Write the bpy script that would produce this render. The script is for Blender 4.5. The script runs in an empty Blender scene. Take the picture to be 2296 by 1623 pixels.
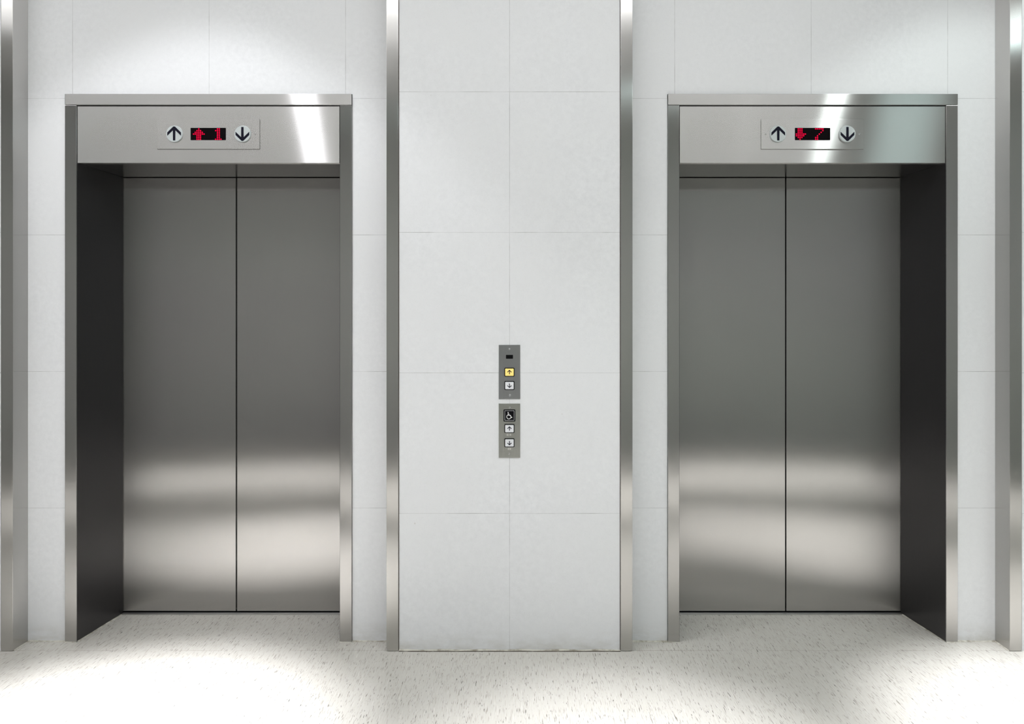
import bpy, bmesh, math, random
from mathutils import Vector

C = bpy.context.scene
COL = C.collection
random.seed(4)

# ------------------------------------------------------------------ camera
S_PX = 510.0          # pixels per metre on the lift wall (y = 0)
DIST = 3.3            # camera to lift wall
F_PX = S_PX * DIST
VX, VY = 1160.0, 725.0
cam_d = bpy.data.cameras.new('camera')
cam_d.sensor_width = 36.0
cam_d.lens = F_PX / 2296.0 * 36.0
cam_d.shift_x = (1148.0 - VX) / 2296.0
cam_d.shift_y = -(811.5 - VY) / 2296.0
cam_d.clip_start = 0.05
cam = bpy.data.objects.new('camera', cam_d)
cam.location = (0, -DIST, 1.398)
cam.rotation_euler = (math.pi / 2, 0, 0)
COL.objects.link(cam)
C.camera = cam

# ------------------------------------------------------------------ world, exposure
w = bpy.data.worlds.new('world')
C.world = w
w.use_nodes = True
w.node_tree.nodes['Background'].inputs[0].default_value = (0.9, 0.95, 1.0, 1)
w.node_tree.nodes['Background'].inputs[1].default_value = 0.02
C.view_settings.view_transform = 'Standard'
C.view_settings.look = 'None'
C.view_settings.exposure = 0.88
C.view_settings.gamma = 1.0
C.view_settings.use_curve_mapping = False

# ------------------------------------------------------------------ lights (recessed ceiling spots of the lobby, plus added fill panels)
CEIL = 3.75
WHITE = (0.945, 0.95, 1.0)
TEAL = (0.91, 1.0, 0.985)
LAMPS = [  # x, y, beam watts, flood watts, colour, flood cone
    (-1.37, -0.89, 1250, 40, WHITE, 87),
    (0.36, -1.15, 560, 0, WHITE, 84),
    (2.05, -0.89, 1000, 27, TEAL, 92),
    (3.65, -0.88, 400, 16, TEAL, 86),
    (-2.99, -2.90, 950, 14, WHITE, 112),
    (-1.34, -2.90, 1150, 18, WHITE, 112),
    (0.31, -2.90, 1050, 18, WHITE, 112),
    (1.96, -2.90, 1150, 18, WHITE, 112),
    (3.61, -2.90, 950, 14, WHITE, 112),
]
def spot(x, y, watts, colr, cone, blend):
    ld = bpy.data.lights.new('ceiling_spot', 'SPOT')
    ld.energy = watts
    ld.color = colr
    ld.spot_size = math.radians(cone)
    ld.spot_blend = blend
    ld.shadow_soft_size = 0.055
    lo = bpy.data.objects.new('ceiling_spot', ld)
    lo.location = (x, y, CEIL - 0.03)
    COL.objects.link(lo)
for (lx, ly, beam, flood, colr, cone) in LAMPS:      # a reflector lamp: tight beam plus wide spill
    spot(lx, ly, beam, WHITE, 31, 1.0)
    if flood:
        spot(lx, ly, flood, colr, cone, 0.3)
FILL_AND_TEAL_PANELS = [(-4.4 + 1.22 * k, -1.95, 8.4, (0.985, 0.985, 1.0)) for k in range(6)]   # a row of ceiling panels added for ambient fill, 1.2 x 0.6 m
FILL_AND_TEAL_PANELS += [(3.5, -3.3, 6.5, (0.74, 1.0, 1.0)), (4.9, -1.95, 12, (0.88, 1.0, 1.0))]  # first: teal panel read off the strip highlights; second: added fill
ROW = FILL_AND_TEAL_PANELS[:6]        # the six fill panels butt together: one long light
for (lx, ly, pw, colr, sx, sy) in [((ROW[0][0] + ROW[-1][0]) / 2, -1.95, sum(t[2] for t in ROW), ROW[0][3], 1.22 * 6 - .06, 0.56),
                                   (*FILL_AND_TEAL_PANELS[6], 0.52, 0.52), (*FILL_AND_TEAL_PANELS[7], 1.16, 0.56)]:
    ld = bpy.data.lights.new('fill_and_teal_light', 'AREA')
    ld.shape = 'RECTANGLE'
    ld.size, ld.size_y = sx, sy
    ld.energy = pw
    ld.color = colr
    lo = bpy.data.objects.new('fill_and_teal_light', ld)
    lo.location = (lx, ly, CEIL - 0.013)
    COL.objects.link(lo)

# ------------------------------------------------------------------ material helpers
def new_mat(name):
    m = bpy.data.materials.new(name)
    m.use_nodes = True
    nt = m.node_tree
    b = nt.nodes['Principled BSDF']
    return m, nt, b

def N(nt, kind, **kw):
    n = nt.nodes.new(kind)
    for k, v in kw.items():
        setattr(n, k, v)
    return n

def math_n(nt, op, a, b=None, clamp=False):
    n = nt.nodes.new('ShaderNodeMath')
    n.operation = op
    n.use_clamp = clamp
    for i, v in enumerate((a, b)):
        if v is None:
            continue
        if hasattr(v, 'is_linked'):
            nt.links.new(v, n.inputs[i])
        else:
            n.inputs[i].default_value = v
    return n.outputs[0]

def mix_c(nt, fac, a, b):
    n = nt.nodes.new('ShaderNodeMix')
    n.data_type = 'RGBA'
    for key, v in ((0, fac), (6, a), (7, b)):
        if hasattr(v, 'is_linked'):
            nt.links.new(v, n.inputs[key])
        else:
            n.inputs[key].default_value = v
    return n.outputs[2]

def noise(nt, vec, scale, detail=3.0, rough=0.5, stretch=None):
    n = nt.nodes.new('ShaderNodeTexNoise')
    n.inputs['Scale'].default_value = scale
    n.inputs['Detail'].default_value = detail
    n.inputs['Roughness'].default_value = rough
    if stretch:
        mp = nt.nodes.new('ShaderNodeMapping')
        mp.inputs['Scale'].default_value = stretch
        nt.links.new(vec, mp.inputs['Vector'])
        vec = mp.outputs[0]
    nt.links.new(vec, n.inputs['Vector'])
    return n.outputs['Fac']

def ramp(nt, fac, p0, p1):
    n = nt.nodes.new('ShaderNodeMapRange')
    n.inputs['From Min'].default_value = p0
    n.inputs['From Max'].default_value = p1
    n.clamp = True
    nt.links.new(fac, n.inputs['Value'])
    return n.outputs[0]

def world_pos(nt):
    return nt.nodes.new('ShaderNodeNewGeometry').outputs['Position']

def plain(name, colr, rough=0.5, metal=0.0, spec=0.5, emit=None, strength=0.0):
    m, nt, b = new_mat(name)
    b.inputs['Base Color'].default_value = (*colr, 1)
    b.inputs['Roughness'].default_value = rough
    b.inputs['Metallic'].default_value = metal
    b.inputs['Specular IOR Level'].default_value = spec
    if emit:
        b.inputs['Emission Color'].default_value = (*emit, 1)
        b.inputs['Emission Strength'].default_value = strength
    return m

def steel(name, colr, rough, aniso, vertical_grain=True, smudge=0.02):
    """brushed stainless sheet: reflections smear across the grain"""
    m = bpy.data.materials.new(name)
    m.use_nodes = True
    nt = m.node_tree
    nt.nodes.remove(nt.nodes['Principled BSDF'])
    g = nt.nodes.new('ShaderNodeBsdfAnisotropic')
    g.distribution = 'MULTI_GGX'
    nt.links.new(g.outputs[0], nt.nodes['Material Output'].inputs['Surface'])
    pos = world_pos(nt)
    g.inputs['Anisotropy'].default_value = -aniso if vertical_grain else aniso
    tg = N(nt, 'ShaderNodeTangent', direction_type='UV_MAP', uv_map='UVMap')
    nt.links.new(tg.outputs[0], g.inputs['Tangent'])
    st = (500, 500, 6) if vertical_grain else (6, 6, 500)
    hair = noise(nt, pos, 1.0, 2.0, 0.5, st)
    cloud = noise(nt, pos, 3.1, 4.0, 0.55)
    grain = noise(nt, pos, 150.0, 3.0, 0.6)
    dark = tuple(c * 0.93 for c in colr)
    lite = tuple(min(1, c * 1.05) for c in colr)
    f = math_n(nt, 'ADD', math_n(nt, 'MULTIPLY', hair, 0.6), math_n(nt, 'MULTIPLY', grain, 0.4))
    nt.links.new(mix_c(nt, f, (*dark, 1), (*lite, 1)), g.inputs['Color'])
    r = math_n(nt, 'ADD', math_n(nt, 'MULTIPLY', cloud, smudge * 2), rough - smudge)
    nt.links.new(r, g.inputs['Roughness'])
    return m

def panel_mat(name, z0, xoff, pitch_x, only_above=None):
    """white speckled laminate cladding in 0.6 m sheets with thin open joints"""
    m, nt, b = new_mat(name)
    pos = world_pos(nt)
    sep = N(nt, 'ShaderNodeSeparateXYZ')
    nt.links.new(pos, sep.inputs[0])
    X, Z = sep.outputs[0], sep.outputs[2]
    fine = noise(nt, pos, 210.0, 2.0, 0.6)
    med = noise(nt, pos, 46.0, 4.0, 0.62)
    big = noise(nt, pos, 2.2, 3.0, 0.5)
    base = mix_c(nt, ramp(nt, med, 0.32, 0.66), (0.665, 0.675, 0.685, 1), (0.715, 0.725, 0.735, 1))
    base = mix_c(nt, ramp(nt, big, 0.35, 0.7), base, (0.685, 0.693, 0.70, 1))
    base = mix_c(nt, math_n(nt, 'MULTIPLY', ramp(nt, fine, 0.60, 0.72), 0.22), base, (0.50, 0.505, 0.51, 1))
    def line(coord, off, pitch, wdt):
        f = math_n(nt, 'FRACT', math_n(nt, 'ADD', math_n(nt, 'DIVIDE', math_n(nt, 'SUBTRACT', coord, off), pitch), 40.5))
        dd = math_n(nt, 'MULTIPLY', math_n(nt, 'ABSOLUTE', math_n(nt, 'SUBTRACT', f, 0.5)), pitch)
        return math_n(nt, 'LESS_THAN', dd, wdt)
    wob = noise(nt, pos, 7.0, 3.0, 0.6)
    strength = math_n(nt, 'ADD', math_n(nt, 'MULTIPLY', ramp(nt, wob, 0.42, 0.66), 0.38), 0.20)
    lh = line(Z, z0, 0.6, 0.0011)
    lv = line(X, xoff, pitch_x, 0.0011)
    ln = math_n(nt, 'MAXIMUM', lh, lv)
    base = mix_c(nt, math_n(nt, 'MULTIPLY', ln, strength), base, (0.16, 0.155, 0.14, 1))
    # mop grime along the floor, broken up by noise
    g = math_n(nt, 'SUBTRACT', 1.0, ramp(nt, Z, 0.0, 0.09))
    g = math_n(nt, 'MULTIPLY', g, ramp(nt, noise(nt, pos, 9.0, 5.0, 0.65, (1, 1, 2.4)), 0.38, 0.72))
    base = mix_c(nt, math_n(nt, 'MULTIPLY', g, 0.55), base, (0.40, 0.38, 0.31, 1))
    # a few brown chips
    chip = math_n(nt, 'MULTIPLY', ramp(nt, noise(nt, pos, 34.0, 2.0, 0.5), 0.80, 0.83), 0.6)
    base = mix_c(nt, chip, base, (0.38, 0.35, 0.30, 1))
    nt.links.new(base, b.inputs['Base Color'])
    b.inputs['Roughness'].default_value = 0.42
    b.inputs['Specular IOR Level'].default_value = 0.35
    bp = N(nt, 'ShaderNodeBump')
    bp.inputs['Strength'].default_value = 0.12
    bp.inputs['Distance'].default_value = 0.002
    hgt = math_n(nt, 'SUBTRACT', med, math_n(nt, 'MULTIPLY', ln, 0.8))
    nt.links.new(hgt, bp.inputs['Height'])
    nt.links.new(bp.outputs[0], b.inputs['Normal'])
    return m

def floor_mat():
    m, nt, b = new_mat('vinyl_floor')
    pos = world_pos(nt)
    sep = N(nt, 'ShaderNodeSeparateXYZ')
    nt.links.new(pos, sep.inputs[0])
    Y = sep.outputs[1]
    big = noise(nt, pos, 2.0, 2.0, 0.5)
    base = mix_c(nt, ramp(nt, big, 0.3, 0.7), (0.445, 0.43, 0.39, 1), (0.475, 0.46, 0.42, 1))
    def fleck(sx, sy, lo, hi, amt, colr, base, off):
        mp = nt.nodes.new('ShaderNodeMapping')
        mp.inputs['Scale'].default_value = (sx, sy, 1)
        mp.inputs['Location'].default_value = (off, off * 1.7, off * 0.6)
        nt.links.new(pos, mp.inputs['Vector'])
        return mix_c(nt, math_n(nt, 'MULTIPLY', ramp(nt, noise(nt, mp.outputs[0], 1.0, 1.5, 0.5), lo, hi), amt), base, colr)
    base = fleck(210, 11, 0.50, 0.72, 0.34, (0.40, 0.375, 0.325, 1), base, 3.0)
    base = fleck(330, 14, 0.62, 0.74, 0.45, (0.62, 0.60, 0.55, 1), base, 11.0)
    base = fleck(430, 18, 0.62, 0.70, 0.65, (0.19, 0.175, 0.14, 1), base, 23.0)
    base = fleck(360, 24, 0.675, 0.72, 0.85, (0.095, 0.085, 0.07, 1), base, 31.0)
    base = fleck(270, 26, 0.72, 0.755, 0.95, (0.03, 0.037, 0.034, 1), base, 47.0)
    # sheet seam in line with the pilaster fronts
    d = math_n(nt, 'ABSOLUTE', math_n(nt, 'ADD', Y, 0.092))
    seam = math_n(nt, 'MULTIPLY', math_n(nt, 'LESS_THAN', d, 0.002), ramp(nt, noise(nt, pos, 5.0, 2.0), 0.40, 0.62))
    base = mix_c(nt, math_n(nt, 'MULTIPLY', seam, 0.5), base, (0.22, 0.20, 0.17, 1))
    nt.links.new(base, b.inputs['Base Color'])
    r = math_n(nt, 'ADD', math_n(nt, 'MULTIPLY', big, 0.03), 0.24)
    nt.links.new(r, b.inputs['Roughness'])
    b.inputs['Specular IOR Level'].default_value = 0.4
    return m

def caulk_mat():
    m, nt, b = new_mat('dirty_caulk')
    pos = world_pos(nt)
    n = noise(nt, pos, 26.0, 4.0, 0.6)
    c = mix_c(nt, ramp(nt, n, 0.36, 0.56), (0.24, 0.22, 0.175, 1), (0.47, 0.455, 0.395, 1))
    nt.links.new(c, b.inputs['Base Color'])
    b.inputs['Roughness'].default_value = 0.7
    return m

M = {}
Z0 = 0.587
M['wall_l'] = panel_mat('white_cladding_left', Z0, -1.355, 0.6)
M['wall_r'] = panel_mat('white_cladding_right', Z0, 1.292, 0.6)
M['wall_c'] = panel_mat('white_cladding_pilaster', Z0, -0.0335, 0.9)
M['wall_lobby'] = plain('grey_lobby_wall', (0.43, 0.43, 0.42), 0.6)
def stone_mat():
    m, nt, b = new_mat('stone_green_light_tint')
    n = noise(nt, world_pos(nt), 0.55, 2.0, 0.5)
    c = mix_c(nt, ramp(nt, n, 0.38, 0.62), (0.40, 0.385, 0.39, 1), (0.43, 0.455, 0.42, 1))  # greenish blotches stand in for fluorescent light falling on this wall
    nt.links.new(c, b.inputs['Base Color'])
    b.inputs['Roughness'].default_value = 0.5
    return m
M['wall_stone'] = stone_mat()
M['ceiling'] = plain('ceiling_paint', (0.62, 0.62, 0.61), 0.8)
M['floor'] = floor_mat()
STEEL = (0.52, 0.51, 0.50)
M['door'] = steel('brushed_steel_door', STEEL, 0.225, 0.81, True, 0.012)
M['strip'] = steel('brushed_steel_strip', (0.55, 0.54, 0.525), 0.24, 0.80, True, 0.012)
M['frame'] = steel('brushed_steel_frame', (0.53, 0.52, 0.51), 0.26, 0.80, True, 0.012)
M['transom'] = steel('brushed_steel_transom', (0.445, 0.437, 0.428), 0.25, 0.80, False, 0.01)
M['plate'] = steel('satin_steel_plate', (0.455, 0.447, 0.438), 0.255, 0.79, False, 0.01)
M['panel'] = steel('satin_grey_panel', (0.385, 0.39, 0.395), 0.42, 0.4, True, 0.03)
M['panel_b'] = steel('satin_olive_panel', (0.43, 0.435, 0.405), 0.42, 0.4, True, 0.03)
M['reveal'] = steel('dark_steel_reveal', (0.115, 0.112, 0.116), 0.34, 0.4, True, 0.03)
M['soffit'] = steel('polished_steel_soffit', STEEL, 0.20, 0.1, True, 0.02)
M['chrome'] = plain('screw_chrome', (0.85, 0.85, 0.85), 0.2, 1.0)
M['slot'] = plain('screw_slot', (0.03, 0.03, 0.03), 0.6)
M['black'] = plain('black_plastic', (0.004, 0.004, 0.005), 0.5, 0, 0.08)
M['gap'] = plain('gap_black', (0.006, 0.006, 0.007), 0.9, 0, 0.1)  # black that stands for the unlit depth behind gaps
M['ink'] = plain('arrow_ink', (0.006, 0.006, 0.014), 0.6, 0, 0.1)
M['lantern'] = plain('frosted_lantern', (0.44, 0.475, 0.475), 0.35)
M['screen'] = plain('display_glass', (0.0025, 0.0015, 0.002), 0.6, 0, 0.04)
M['led'] = plain('red_led', (0.05, 0.0, 0.005), 1.0, 0, 0.0, emit=(1.0, 0.004, 0.055), strength=0.55)
M['cap_white'] = plain('white_button', (0.70, 0.71, 0.73), 0.4)
M['cap_yellow'] = plain('lit_yellow_button', (0.80, 0.62, 0.20), 0.4, emit=(1.0, 0.68, 0.16), strength=0.16)
M['symbol'] = plain('white_print', (0.72, 0.72, 0.72), 0.5)
M['border'] = plain('grey_print', (0.42, 0.42, 0.43), 0.5)
M['braille'] = plain('worn_braille', (0.72, 0.72, 0.70), 0.35, 0.4)
M['sill'] = steel('aluminium_sill', (0.55, 0.54, 0.52), 0.35, 0.4, False, 0.03)
M['dark_line'] = plain('dark_brown_line', (0.05, 0.035, 0.022), 0.9)  # flat dark brown for the thin joint and base lines
M['caulk'] = caulk_mat()
M['lens'] = plain('downlight_lens', (0.9, 0.9, 0.9), 0.4, emit=(1, 1, 1), strength=4.0)
M['diffuser'] = plain('panel_diffuser', (0.85, 0.85, 0.85), 0.6, emit=(0.93, 0.99, 1.0), strength=0.8)
M['ring'] = plain('downlight_ring', (0.75, 0.75, 0.75), 0.4)

for k in ('lens', 'diffuser', 'led', 'cap_yellow'):
    M[k].cycles.emission_sampling = 'NONE'     # small glows; the lamps themselves light the room

# ------------------------------------------------------------------ mesh helpers
def box(bm, x0, x1, y0, y1, z0, z1):
    v = [bm.verts.new(p) for p in ((x0, y0, z0), (x1, y0, z0), (x1, y1, z0), (x0, y1, z0),
                                   (x0, y0, z1), (x1, y0, z1), (x1, y1, z1), (x0, y1, z1))]
    for f in ((0, 3, 2, 1), (4, 5, 6, 7), (0, 1, 5, 4), (1, 2, 6, 5), (2, 3, 7, 6), (3, 0, 4, 7)):
        bm.faces.new([v[i] for i in f])

def prism_z(bm, poly, z0, z1):
    """plan polygon (x,y) extruded in z"""
    a = [bm.verts.new((x, y, z0)) for x, y in poly]
    b = [bm.verts.new((x, y, z1)) for x, y in poly]
    n = len(poly)
    bm.faces.new(a[::-1]); bm.faces.new(b)
    for i in range(n):
        bm.faces.new((a[i], a[(i + 1) % n], b[(i + 1) % n], b[i]))

def prism_y(bm, poly, y0, y1):
    """elevation polygon (x,z) extruded in y"""
    a = [bm.verts.new((x, y0, z)) for x, z in poly]
    b = [bm.verts.new((x, y1, z)) for x, z in poly]
    n = len(poly)
    bm.faces.new(a); bm.faces.new(b[::-1])
    for i in range(n):
        bm.faces.new((a[i], b[i], b[(i + 1) % n], a[(i + 1) % n]))

def disc_y(bm, cx, cz, r, y0, y1, n=40, r1=None):
    """round boss facing -y, front radius r1"""
    r1 = r if r1 is None else r1
    a = [bm.verts.new((cx + r1 * math.cos(t), y0, cz + r1 * math.sin(t))) for t in [2 * math.pi * i / n for i in range(n)]]
    b = [bm.verts.new((cx + r * math.cos(t), y1, cz + r * math.sin(t))) for t in [2 * math.pi * i / n for i in range(n)]]
    bm.faces.new(a); bm.faces.new(b[::-1])
    for i in range(n):
        bm.faces.new((a[i], b[i], b[(i + 1) % n], a[(i + 1) % n]))

def rrect(w_, h_, r, n=5, cx=0, cz=0):
    pts = []
    for sx, sz, a0 in ((1, 1, 0), (-1, 1, 90), (-1, -1, 180), (1, -1, 270)):
        for i in range(n + 1):
            a = math.radians(a0 + 90 * i / n)
            pts.append((cx + sx * (w_ / 2 - r) + r * math.cos(a), cz + sz * (h_ / 2 - r) + r * math.sin(a)))
    return pts

def stroke(bm, pts, wdt, y0, y1):
    """thick poly-line in the xz plane, mitred"""
    L, R = [], []
    n = len(pts)
    for i, (x, z) in enumerate(pts):
        d = Vector((0, 0))
        if i > 0:
            d += (Vector(pts[i]) - Vector(pts[i - 1])).normalized()
        if i < n - 1:
            d += (Vector(pts[i + 1]) - Vector(pts[i])).normalized()
        d.normalize()
        k = wdt / 2
        if 0 < i < n - 1:
            e = (Vector(pts[i + 1]) - Vector(pts[i])).normalized()
            k /= max(0.45, abs(d.dot(e)))
        nn = Vector((-d.y, d.x)) * k
        L.append((x + nn.x, z + nn.y)); R.append((x - nn.x, z - nn.y))
    for i in range(n - 1):
        prism_y(bm, [R[i], R[i + 1], L[i + 1], L[i]], y0, y1)

def bevel(bm, wd, seg=2):
    bmesh.ops.bevel(bm, geom=list(bm.edges), offset=wd, segments=seg, affect='EDGES', profile=0.5, clamp_overlap=True)

def obj(name, bm, mat, parent=None, off=(0, 0, 0), bev=0.0):
    if bev:
        bevel(bm, bev)
    bmesh.ops.recalc_face_normals(bm, faces=list(bm.faces))
    uv = bm.loops.layers.uv.new('UVMap')
    for f in bm.faces:
        n = f.normal
        a = max(range(3), key=lambda i: abs(n[i]))
        for l in f.loops:
            c = l.vert.co
            l[uv].uv = (c.y, c.z) if a == 0 else ((c.x, c.z) if a == 1 else (c.x, c.y))
    if any(off):
        bmesh.ops.translate(bm, verts=list(bm.verts), vec=[-o for o in off])
    me = bpy.data.meshes.new(name)
    bm.to_mesh(me); bm.free()
    me.materials.append(mat)
    o = bpy.data.objects.new(name, me)
    COL.objects.link(o)
    if parent:
        o.parent = parent
    return o

def tag(o, label, cat=None, group=None, kind=None):
    o['label'] = label
    if cat: o['category'] = cat
    if group: o['group'] = group
    if kind: o['kind'] = kind
    return o

def thing(name, loc, label, cat, group=None):
    o = bpy.data.objects.new(name, None)
    o.empty_display_size = 0.1
    o.location = loc
    COL.objects.link(o)
    return tag(o, label, cat, group)

def BM():
    return bmesh.new()

def struct(name, bm, mat, label, cat, bev=0.0):
    return tag(obj(name, bm, mat, None, bev=bev), label, cat, kind='structure')

# ------------------------------------------------------------------ room shell
XW, XE = -6.0, 6.0
YB = -4.6
PR = 0.096            # pilaster projection
RD = 0.3145           # depth of the lift recess
WT = 0.42             # wall thickness

LIFTS = [  # outer left, opening left, opening right, outer right
    (-1.984, -1.934, -0.778, -0.727),
    (0.661, 0.710, 1.881, 1.931),
]
Z_HEAD, Z_TRAN, Z_SOFF = 2.404, 2.355, 2.102

bm = BM(); box(bm, XW - .1, XE + .1, YB - .1, WT + .3, -0.1, 0.0)
struct('floor', bm, M['floor'], 'cream vinyl lobby floor with dark streaky flecks', 'floor')
bm = BM(); box(bm, XW - .1, XE + .1, YB - .1, WT + .3, CEIL, CEIL + .1)
ceiling = struct('ceiling', bm, M['ceiling'], 'plain lobby ceiling above the lifts, out of view', 'ceiling')

bm = BM()
CL = 0.0015           # fitting clearance around the frames
box(bm, XW, LIFTS[0][0] - CL, 0, WT, 0, CEIL)
box(bm, LIFTS[0][0] - CL, LIFTS[0][3] + CL, 0, WT, Z_HEAD + CL, CEIL)
box(bm, LIFTS[0][3] + CL, -0.0335, 0, WT, 0, CEIL)
wl = struct('wall_back_left', bm, M['wall_l'], 'white speckled panel wall around the left elevator', 'wall')
bm = BM()
box(bm, -0.0335, LIFTS[1][0] - CL, 0, WT, 0, CEIL)
box(bm, LIFTS[1][0] - CL, LIFTS[1][3] + CL, 0, WT, Z_HEAD + CL, CEIL)
box(bm, LIFTS[1][3] + CL, XE, 0, WT, 0, CEIL)
wr = struct('wall_back_right', bm, M['wall_r'], 'white speckled panel wall around the right elevator', 'wall')
bm = BM(); box(bm, XW - .1, XE + .1, YB - .1, YB, 0, CEIL)
struct('wall_front', bm, M['wall_stone'], 'grey lobby wall facing the elevators', 'wall')
bm = BM(); box(bm, XW - .1, XW, YB, WT, 0, CEIL)
struct('wall_west', bm, M['wall_lobby'], 'grey end wall of the lobby at far left', 'wall')
bm = BM(); box(bm, XE, XE + .1, YB, WT, 0, CEIL)
struct('wall_east', bm, M['wall_lobby'], 'grey end wall of the lobby at far right', 'wall')

TW = 0.0505           # steel corner strip face width
TT = 0.004
PIL = [(-3.20, -2.151, 'wall_left_pilaster', 'white panel pilaster cut off by the left edge of the photo'),
       (-0.558, 0.491, 'wall_center_pilaster', 'white panel pilaster between the elevators carrying both call panels'),
       (2.100, 3.149, 'wall_right_pilaster', 'white panel pilaster cut off by the right edge of the photo')]
TRIM_LABEL = {
    (0, 1): 'steel corner strip standing left of the left elevator',
    (1, 0): 'steel corner strip along the left edge of the middle pilaster',
    (1, 1): 'steel corner strip along the right edge of the middle pilaster',
    (2, 0): 'steel corner strip standing right of the right elevator',
}
tn = 0
pil_obj = []
for i, (xa, xb, nm, lab) in enumerate(PIL):
    bm = BM(); box(bm, xa + TT, xb - TT, -PR + 0.0015, 0, 0, CEIL)
    if i == 1:
        mt = M['wall_c']
    else:
        mt = panel_mat('white_cladding_pilaster_side', Z0, (xa + xb) / 2, 0.9)
    pil_obj.append(struct(nm, bm, mt, lab, 'wall'))
    for s, x in ((0, xa), (1, xb)):
        xj = x + (1 if s == 0 else -1) * (TW + 0.0014)
        bm = BM(); box(bm, xj - .0011, xj + .0011, -PR - .0005, -PR + .003, 0.004, CEIL - .001)
        obj('dark_joint', bm, M['dark_line'], pil_obj[-1])  # thin dark strip drawn in place of an open groove
        d = 1 if s == 0 else -1
        poly = [(x, 0), (x, -PR - TT), (x + d * TW, -PR - TT), (x + d * TW, -PR + 0.0015), (x + d * TT, -PR + 0.0015), (x + d * TT, 0)]
        tn += 1
        bm = BM(); prism_z(bm, poly, 0.002, CEIL)
        struct('trim_%d' % tn, bm, M['strip'], TRIM_LABEL.get((i, s), 'steel corner strip on the far edge of the %s pilaster' % ('left', '', 'right')[i]), 'trim', bev=0.0012)

# recessed downlights: parts of the ceiling
for (lx, ly, beam, flood, colr, cone) in LAMPS:
    bm = BM()
    n = 32
    ro, ri = 0.095, 0.072
    a = [(math.cos(2 * math.pi * k / n), math.sin(2 * math.pi * k / n)) for k in range(n)]
    rings = []
    for r_, z in ((ro, CEIL - 0.0005), (ro, CEIL - 0.006), (ri, CEIL - 0.010), (ri, CEIL - 0.0005)):
        rings.append([bm.verts.new((lx + r_ * c, ly + r_ * s, z)) for c, s in a])
    for q in range(4):
        A, B = rings[q], rings[(q + 1) % 4]
        for k in range(n):
            bm.faces.new((A[k], A[(k + 1) % n], B[(k + 1) % n], B[k]))
    ring = obj('downlight', bm, M['ring'], ceiling)
    bm = BM()
    prism_z(bm, [(lx + (ri - .0005) * c, ly + (ri - .0005) * s) for c, s in a], CEIL - 0.005, CEIL - 0.0008)
    obj('downlight_lens', bm, M['lens'], ring)

for (lx, ly, pw, colr) in FILL_AND_TEAL_PANELS:  # fixtures for the added fill panels and the teal panel
    hx, hy = (.6, .3) if ly > -3 else (.28, .28)
    bm = BM()
    f = .015
    for (xa, xb, ya, yb) in ((-hx, hx, -hy, -hy + f), (-hx, hx, hy - f, hy), (-hx, -hx + f, -hy + f, hy - f), (hx - f, hx, -hy + f, hy - f)):
        box(bm, lx + xa, lx + xb, ly + ya, ly + yb, CEIL - .012, CEIL - .0005)
    fr = obj('fill_and_teal_panel', bm, M['ring'], ceiling)
    bm = BM(); box(bm, lx - hx + f, lx + hx - f, ly - hy + f, ly + hy - f, CEIL - .008, CEIL - .0008)
    obj('panel_diffuser', bm, M['diffuser'], fr)

# caulk beads where walls meet floor
def bead(name, parent, p0, p1, wdt=0.006, off=(0, 0, 0), h=0.0055):
    bm = BM()
    p0, p1 = Vector(p0), Vector(p1)
    L = (p1 - p0).length
    n = max(6, int(L / 0.012))
    d = (p1 - p0).normalized()
    nr = Vector((d.y, -d.x))     # towards the room for left-to-right runs
    prev = None
    for i in range(n + 1):
        c = p0 + (p1 - p0) * i / n
        w1 = wdt * (1 + 0.25 * math.sin(i * 0.7) + random.uniform(-.1, .1))
        h1 = h * (0.85 + 0.2 * math.sin(i * 0.45 + 1) + random.uniform(-.08, .08))
        a = bm.verts.new((c.x, c.y, 0.0004)); b = bm.verts.new((c.x, c.y, h1))
        e = bm.verts.new((c.x + nr.x * w1 * .6, c.y + nr.y * w1 * .6, h1 * .55))
        f = bm.verts.new((c.x + nr.x * w1, c.y + nr.y * w1, 0.0004))
        cur = (a, b, e, f)
        if prev:
            for k in range(4):
                bm.faces.new((prev[k], cur[k], cur[(k + 1) % 4], prev[(k + 1) % 4]))
        else:
            bm.faces.new(cur)
        prev = cur
    bm.faces.new(prev[::-1])
    return obj(name, bm, M['caulk'], parent, off)

bead('caulk_bead', wl, (-2.149, 0), (LIFTS[0][0] - .002, 0))
bead('caulk_bead', wl, (LIFTS[0][3] + .002, 0), (-0.560, 0))
bead('caulk_bead', wr, (0.493, 0), (LIFTS[1][0] - .002, 0), 0.009)
bead('caulk_bead', wr, (LIFTS[1][3] + .002, 0), (2.098, 0))
bead('caulk_bead', pil_obj[1], (-0.505, -PR + .001), (0.440, -PR + .001), 0.006, h=0.008)
bead('caulk_bead', pil_obj[0], (-2.151, -PR), (-2.151, 0), 0.005, h=0.004)
bead('caulk_bead', pil_obj[2], (2.100, 0), (2.100, -PR), 0.005, h=0.004)
bm = BM(); box(bm, -0.505, 0.440, -PR - .0065, -PR - .0035, 0.0002, 0.0022)
obj('floor_gap', bm, M['dark_line'], pil_obj[1])  # thin dark line along the pilaster foot

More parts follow.
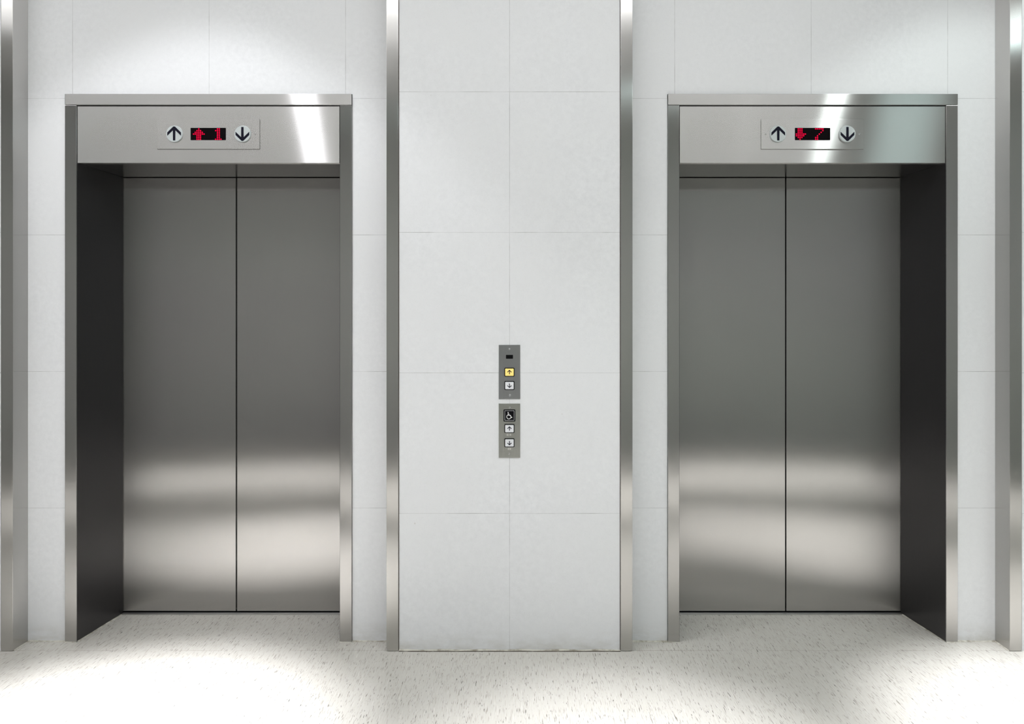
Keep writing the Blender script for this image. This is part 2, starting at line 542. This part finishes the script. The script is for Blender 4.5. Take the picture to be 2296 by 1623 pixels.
# ------------------------------------------------------------------ elevators
def elevator(i, label):
    xo0, xi0, xi1, xo1 = LIFTS[i]
    cx = (xi0 + xi1) / 2
    loc = (cx, 0, 0)
    t = thing('elevator', loc, label, 'elevator', 'elevators in the lobby wall')
    sp = 0.0325          # the reveals narrow towards the doors
    pf = -0.009          # frame face stands just proud of the wall
    for (xo, xi, s) in ((xo0, xi0, 1), (xo1, xi1, -1)):
        bm = BM()
        prism_z(bm, [(xo, pf), (xi, pf), (xi + s * sp, RD), (xi + s * sp, RD + .002), (xo, RD + .002)], 0.003, Z_TRAN - 0.0008)
        obj('jamb', bm, M['frame'], t, loc, bev=0.0012)
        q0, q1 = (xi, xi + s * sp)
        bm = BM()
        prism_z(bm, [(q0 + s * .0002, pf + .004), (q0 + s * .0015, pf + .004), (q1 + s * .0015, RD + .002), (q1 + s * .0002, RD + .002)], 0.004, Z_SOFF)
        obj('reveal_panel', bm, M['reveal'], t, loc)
    bm = BM(); box(bm, xo0, xo1, pf - 0.001, 0.2, Z_TRAN + .0008, Z_HEAD)
    obj('header', bm, M['transom'], t, loc, bev=0.0012)
    bm = BM(); box(bm, xi0 + 0.003, xi1 - 0.003, pf + 0.004, 0.02, Z_SOFF, Z_TRAN - 0.0042)
    obj('transom_panel', bm, M['transom'], t, loc, bev=0.001)
    bm = BM(); prism_z(bm, [(xi0 + .003, 0.0205), (xi1 - .003, 0.0205), (xi1 - sp - .001, RD - .008), (xi0 + sp + .001, RD - .008)], Z_SOFF + 0.0004, Z_SOFF + 0.02)
    obj('soffit', bm, M['soffit'], t, loc)
    # black backing put in to darken the gaps around the transom
    bm = BM(); box(bm, xi0, xi1, 0.022, 0.05, Z_SOFF + .025, Z_TRAN - .001)
    obj('transom_backing', bm, M['gap'], t, loc)
    zb, zt = 0.011, 2.19
    for (xa, xb) in ((xi0 - 0.01, cx - 0.0032), (cx + 0.0032, xi1 + 0.01)):
        bm = BM(); box(bm, xa, xb, RD + .008, RD + .045, zb, zt)
        obj('door_panel', bm, M['door'], t, loc, bev=0.0012)
    bm = BM(); box(bm, cx - 0.012, cx + 0.012, RD + .046, RD + .052, zb, zt)
    obj('dark_door_gap', bm, M['gap'], t, loc)  # black strip painted as the dark depth behind the door seam
    bm = BM(); box(bm, xi0 + .01, xi1 - .01, RD - .014, RD + .010, 0.0003, 0.0035)
    sill = obj('door_sill', bm, M['sill'], t, loc)
    bm = BM(); box(bm, xi0 + .01, xi1 - .01, RD + .0105, RD + .06, 0.0003, 0.002)  # black slab painted as the dark gap under the doors
    obj('dark_sill_gap', bm, M['gap'], sill, (0, 0, 0)).location = (-cx, 0, 0)
    bead('caulk_bead', t, (xi0, 0), (xi0 + sp, RD - .014), 0.006, loc, 0.004)
    bead('caulk_bead', t, (xi1 - sp, RD - .014), (xi1, 0), 0.006, loc, 0.004)
    for (xa, xb) in ((xo0, xi0), (xi1, xo1)):
        bead('caulk_bead', t, (xa, pf), (xb, pf), 0.004, loc, 0.003)
    return t

elevator(0, 'left elevator, steel doors closed, its display showing a red up arrow and 1')
elevator(1, 'right elevator, steel doors closed, its display showing a red down arrow and 7')

# ------------------------------------------------------------------ floor indicators above the doors
LED_PITCH = 0.00757
def arrow_poly(k, flip=1):
    p = [(-14, 123), (14, 123), (117, 22), (117, -34), (22, 58), (20, -115), (-20, -115), (-22, 58), (-117, -34), (-117, 22)]
    return [(x * k, z * k * flip) for x, z in (p if flip == 1 else p[::-1])]

def screw(cx, cz, y, r, parent, off=(0, 0, 0)):
    bm = BM(); disc_y(bm, cx, cz, r, y - 0.0016, y, 18, r * 0.72)
    s = obj('screw', bm, M['chrome'], parent, off)
    bm = BM()
    stroke(bm, [(cx - r * .5, cz + r * .25), (cx + r * .5, cz - r * .25)], r * .34, y - 0.0019, y - 0.0008)
    obj('screw_slot', bm, M['slot'], s)
    return s

def indicator(cx, cz, rows, label, up_dx, dn_dx):
    y0 = -0.0055
    t = thing('floor_indicator', (cx, y0, cz), label, 'floor display', 'floor indicators over the elevators')
    bm = BM(); box(bm, -.2255, .2255, -.0028, 0, -.0657, .0657)
    obj('plate', bm, M['plate'], t, bev=0.0007)
    bm = BM(); prism_y(bm, rrect(.1545, .0535, .002, 3), -.0036, -.0025)
    scr = obj('display_screen', bm, M['screen'], t)
    for nm, sel in (('led_arrow', lambda x: x < 0), ('led_digit', lambda x: x >= 0)):
        bm = BM()
        for xx, zz in rows:
            if sel(xx):
                disc_y(bm, xx, zz, 0.0029, -.0043, -.0034, 12)
        obj(nm, bm, M['led'], scr)
    for nm, dx, fl in (('up_lantern', up_dx, 1), ('down_lantern', dn_dx, -1)):
        bm = BM(); disc_y(bm, dx, 0, .0372, -.0075, -.0025, 56, .0352)
        ln = obj(nm, bm, M['lantern'], t)
        bm = BM(); prism_y(bm, [(x + dx, z) for x, z in arrow_poly(.0002565, fl)], -.0082, -.0072)
        obj('arrow', bm, M['ink'], ln)
    for sx in (-.2055, .2065):
        screw(sx, 0, -.0028, .0040, t)
    return t

def z_of(r):                     # LED rows, top to bottom
    return (3 - r) * LED_PITCH - 0.0006
k_ = 1 / 7.653 / S_PX            # crop pixel to metre
def dots(cols_by_row, x_ref):
    out = []
    for r, cols in enumerate(cols_by_row):
        for c in cols:
            out.append(((c - x_ref) * k_, z_of(r)))
    return out
up_one = dots([[979, 1298, 1330], [948, 979, 1009, 1268, 1298, 1330], [918, 948, 979, 1009, 1039, 1298, 1330],
               [888, 918, 948, 979, 1009, 1039, 1069, 1298, 1330], [948, 979, 1009, 1298, 1330], [948, 979, 1009, 1298, 1330],
               [948, 979, 1009, 1266, 1298, 1330, 1358]], 1139)
dn_seven = dots([[897, 928, 960, 1194, 1225, 1257, 1288, 1318], [897, 928, 960, 1318], [897, 928, 960, 1288],
                 [865, 897, 928, 960, 990, 1020, 1257], [866, 897, 928, 960, 990, 1226], [897, 928, 960, 1195, 1227], [928, 1195, 1227]], 1143)
indicator(-1.3555, 2.2285, up_one, 'floor display over the left elevator showing red up arrow and 1', -.1475, .1515)
indicator(1.2945, 2.2285, dn_seven, 'floor display over the right elevator showing red down arrow and 7', -.152, .151)

# ------------------------------------------------------------------ call panels on the middle pilaster
Q = 1 / 5.07 / (S_PX * 1.03)     # crop pixel to metre on the pilaster face
YP = -PR + 0.0015

def call_button(t, cz, cap_mat, up, lit=False):
    bm = BM(); prism_y(bm, rrect(114 * Q, 100 * Q, 11 * Q), -.0062, -.0024)
    b = obj('call_button', bm, M['black'], t)
    bm = BM(); prism_y(bm, rrect(96 * Q, 82 * Q, 6 * Q), -.0085, -.0060)
    obj('button_cap', bm, cap_mat, b)
    bm = BM()
    s = 1 if up else -1
    y0, y1 = -.0091, -.0083
    stroke(bm, [(0, -23 * Q * s), (0, 20 * Q * s)], 8.5 * Q, y0, y1)
    stroke(bm, [(-23 * Q, 0), (0, 22 * Q * s), (23 * Q, 0)] , 8.0 * Q, y0 - .0001, y1)
    obj('arrow', bm, M['ink'], b)
    b.location = (0, 0, cz)
    return b

def call_panel(zc, label, mat):
    t = thing('call_panel', (-.0337, YP, zc), label, 'call panel', 'elevator call panels')
    bm = BM(); box(bm, -121.5 * Q, 121.5 * Q, -.0028, 0, -308 * Q, 308 * Q)
    obj('plate', bm, mat, t, bev=0.0006)
    return t

HV = 1.398
def zpil(crop_y): return HV + (VY - (740 + crop_y / 5.07)) / (S_PX * 1.03)
zc1 = zpil(475); zc2 = zpil(1142.5)
top = call_panel(zc1, 'upper grey call panel with a lit yellow up button', M['panel'])
def rel(y, c): return (c - y) * Q
for yy, dx in ((215, 0), (740, 4)):
    screw(dx * Q, rel(yy, 475), -.0028, 12 * Q, top)
bm = BM(); prism_y(bm, rrect(80 * Q, 44 * Q, 4 * Q), -.0034, -.0025)
obj('display_window', bm, M['black'], top).location = (0, 0, rel(303.5, 475))
b = call_button(top, rel(477.5, 475), M['cap_yellow'], True); b['label'] = 'lit yellow up button'
b = call_button(top, rel(628.5, 475), M['cap_white'], False); b['label'] = 'white down button'

low = call_panel(zc2, 'lower grey call panel with a black wheelchair sign', M['panel_b'])
for yy, dx in ((883, 4), (1407, -3)):
    screw(dx * Q, rel(yy, 1142.5), -.0028, 12 * Q, low)
bm = BM(); prism_y(bm, rrect(134 * Q, 136 * Q, 6 * Q), -.0045, -.0025)
sg = obj('wheelchair_sign', bm, M['black'], low)
sg.location = (0, 0, rel(970, 1142.5))
bm = BM()
hw, hh, lw = 55 * Q, 57 * Q, 4.5 * Q
for (xa, xb, za, zb) in ((-hw, hw, hh - lw, hh), (-hw, hw, -hh, -hh + lw), (-hw, -hw + lw, -hh + lw, hh - lw), (hw - lw, hw, -hh + lw, hh - lw)):
    box(bm, xa, xb, -.0050, -.0044, za, zb)
obj('sign_border', bm, M['border'], sg)
bm = BM()
def q(x, y): return ((x - 519) * Q, (970 - y) * Q)
disc_y(bm, *q(504, 937), 6.2 * Q, -.0051, -.0044, 16)
stroke(bm, [q(504, 944), q(506, 966), q(530, 968), q(540, 993), q(551, 990)], 7.2 * Q, -.0051, -.0044)
stroke(bm, [q(506, 954), q(522, 955)], 5.0 * Q, -.0050, -.0044)
arc = []
for k in range(19):
    a = math.radians(112 + k * (350 - 112) / 18)
    arc.append(q(512 + 24 * math.cos(a), 984 - 24 * math.sin(a)))
stroke(bm, arc, 6.2 * Q, -.0052, -.0044)
obj('wheelchair_symbol', bm, M['symbol'], sg)
call_button(low, rel(1118, 1142.5), M['cap_white'], True)['label'] = 'white up button under the wheelchair sign'
call_button(low, rel(1279.5, 1142.5), M['cap_white'], False)['label'] = 'white down button under the wheelchair sign'
for (xs, ys) in (([-28, -20, -9, -1, 10, 16], 1190), ([-16, -9, 0, 6, 12], 1350)):
    bm = BM()
    for k, xx in enumerate(xs):
        for zz in (-7, 1, 8):
            if (k * 3 + zz) % 5 != 2:
                disc_y(bm, xx * Q, zz * Q, 3.6 * Q, -.0036, -.0026, 10, 2.4 * Q)
    obj('braille_label', bm, M['braille'], low).location = (0, 0, rel(ys, 1142.5))
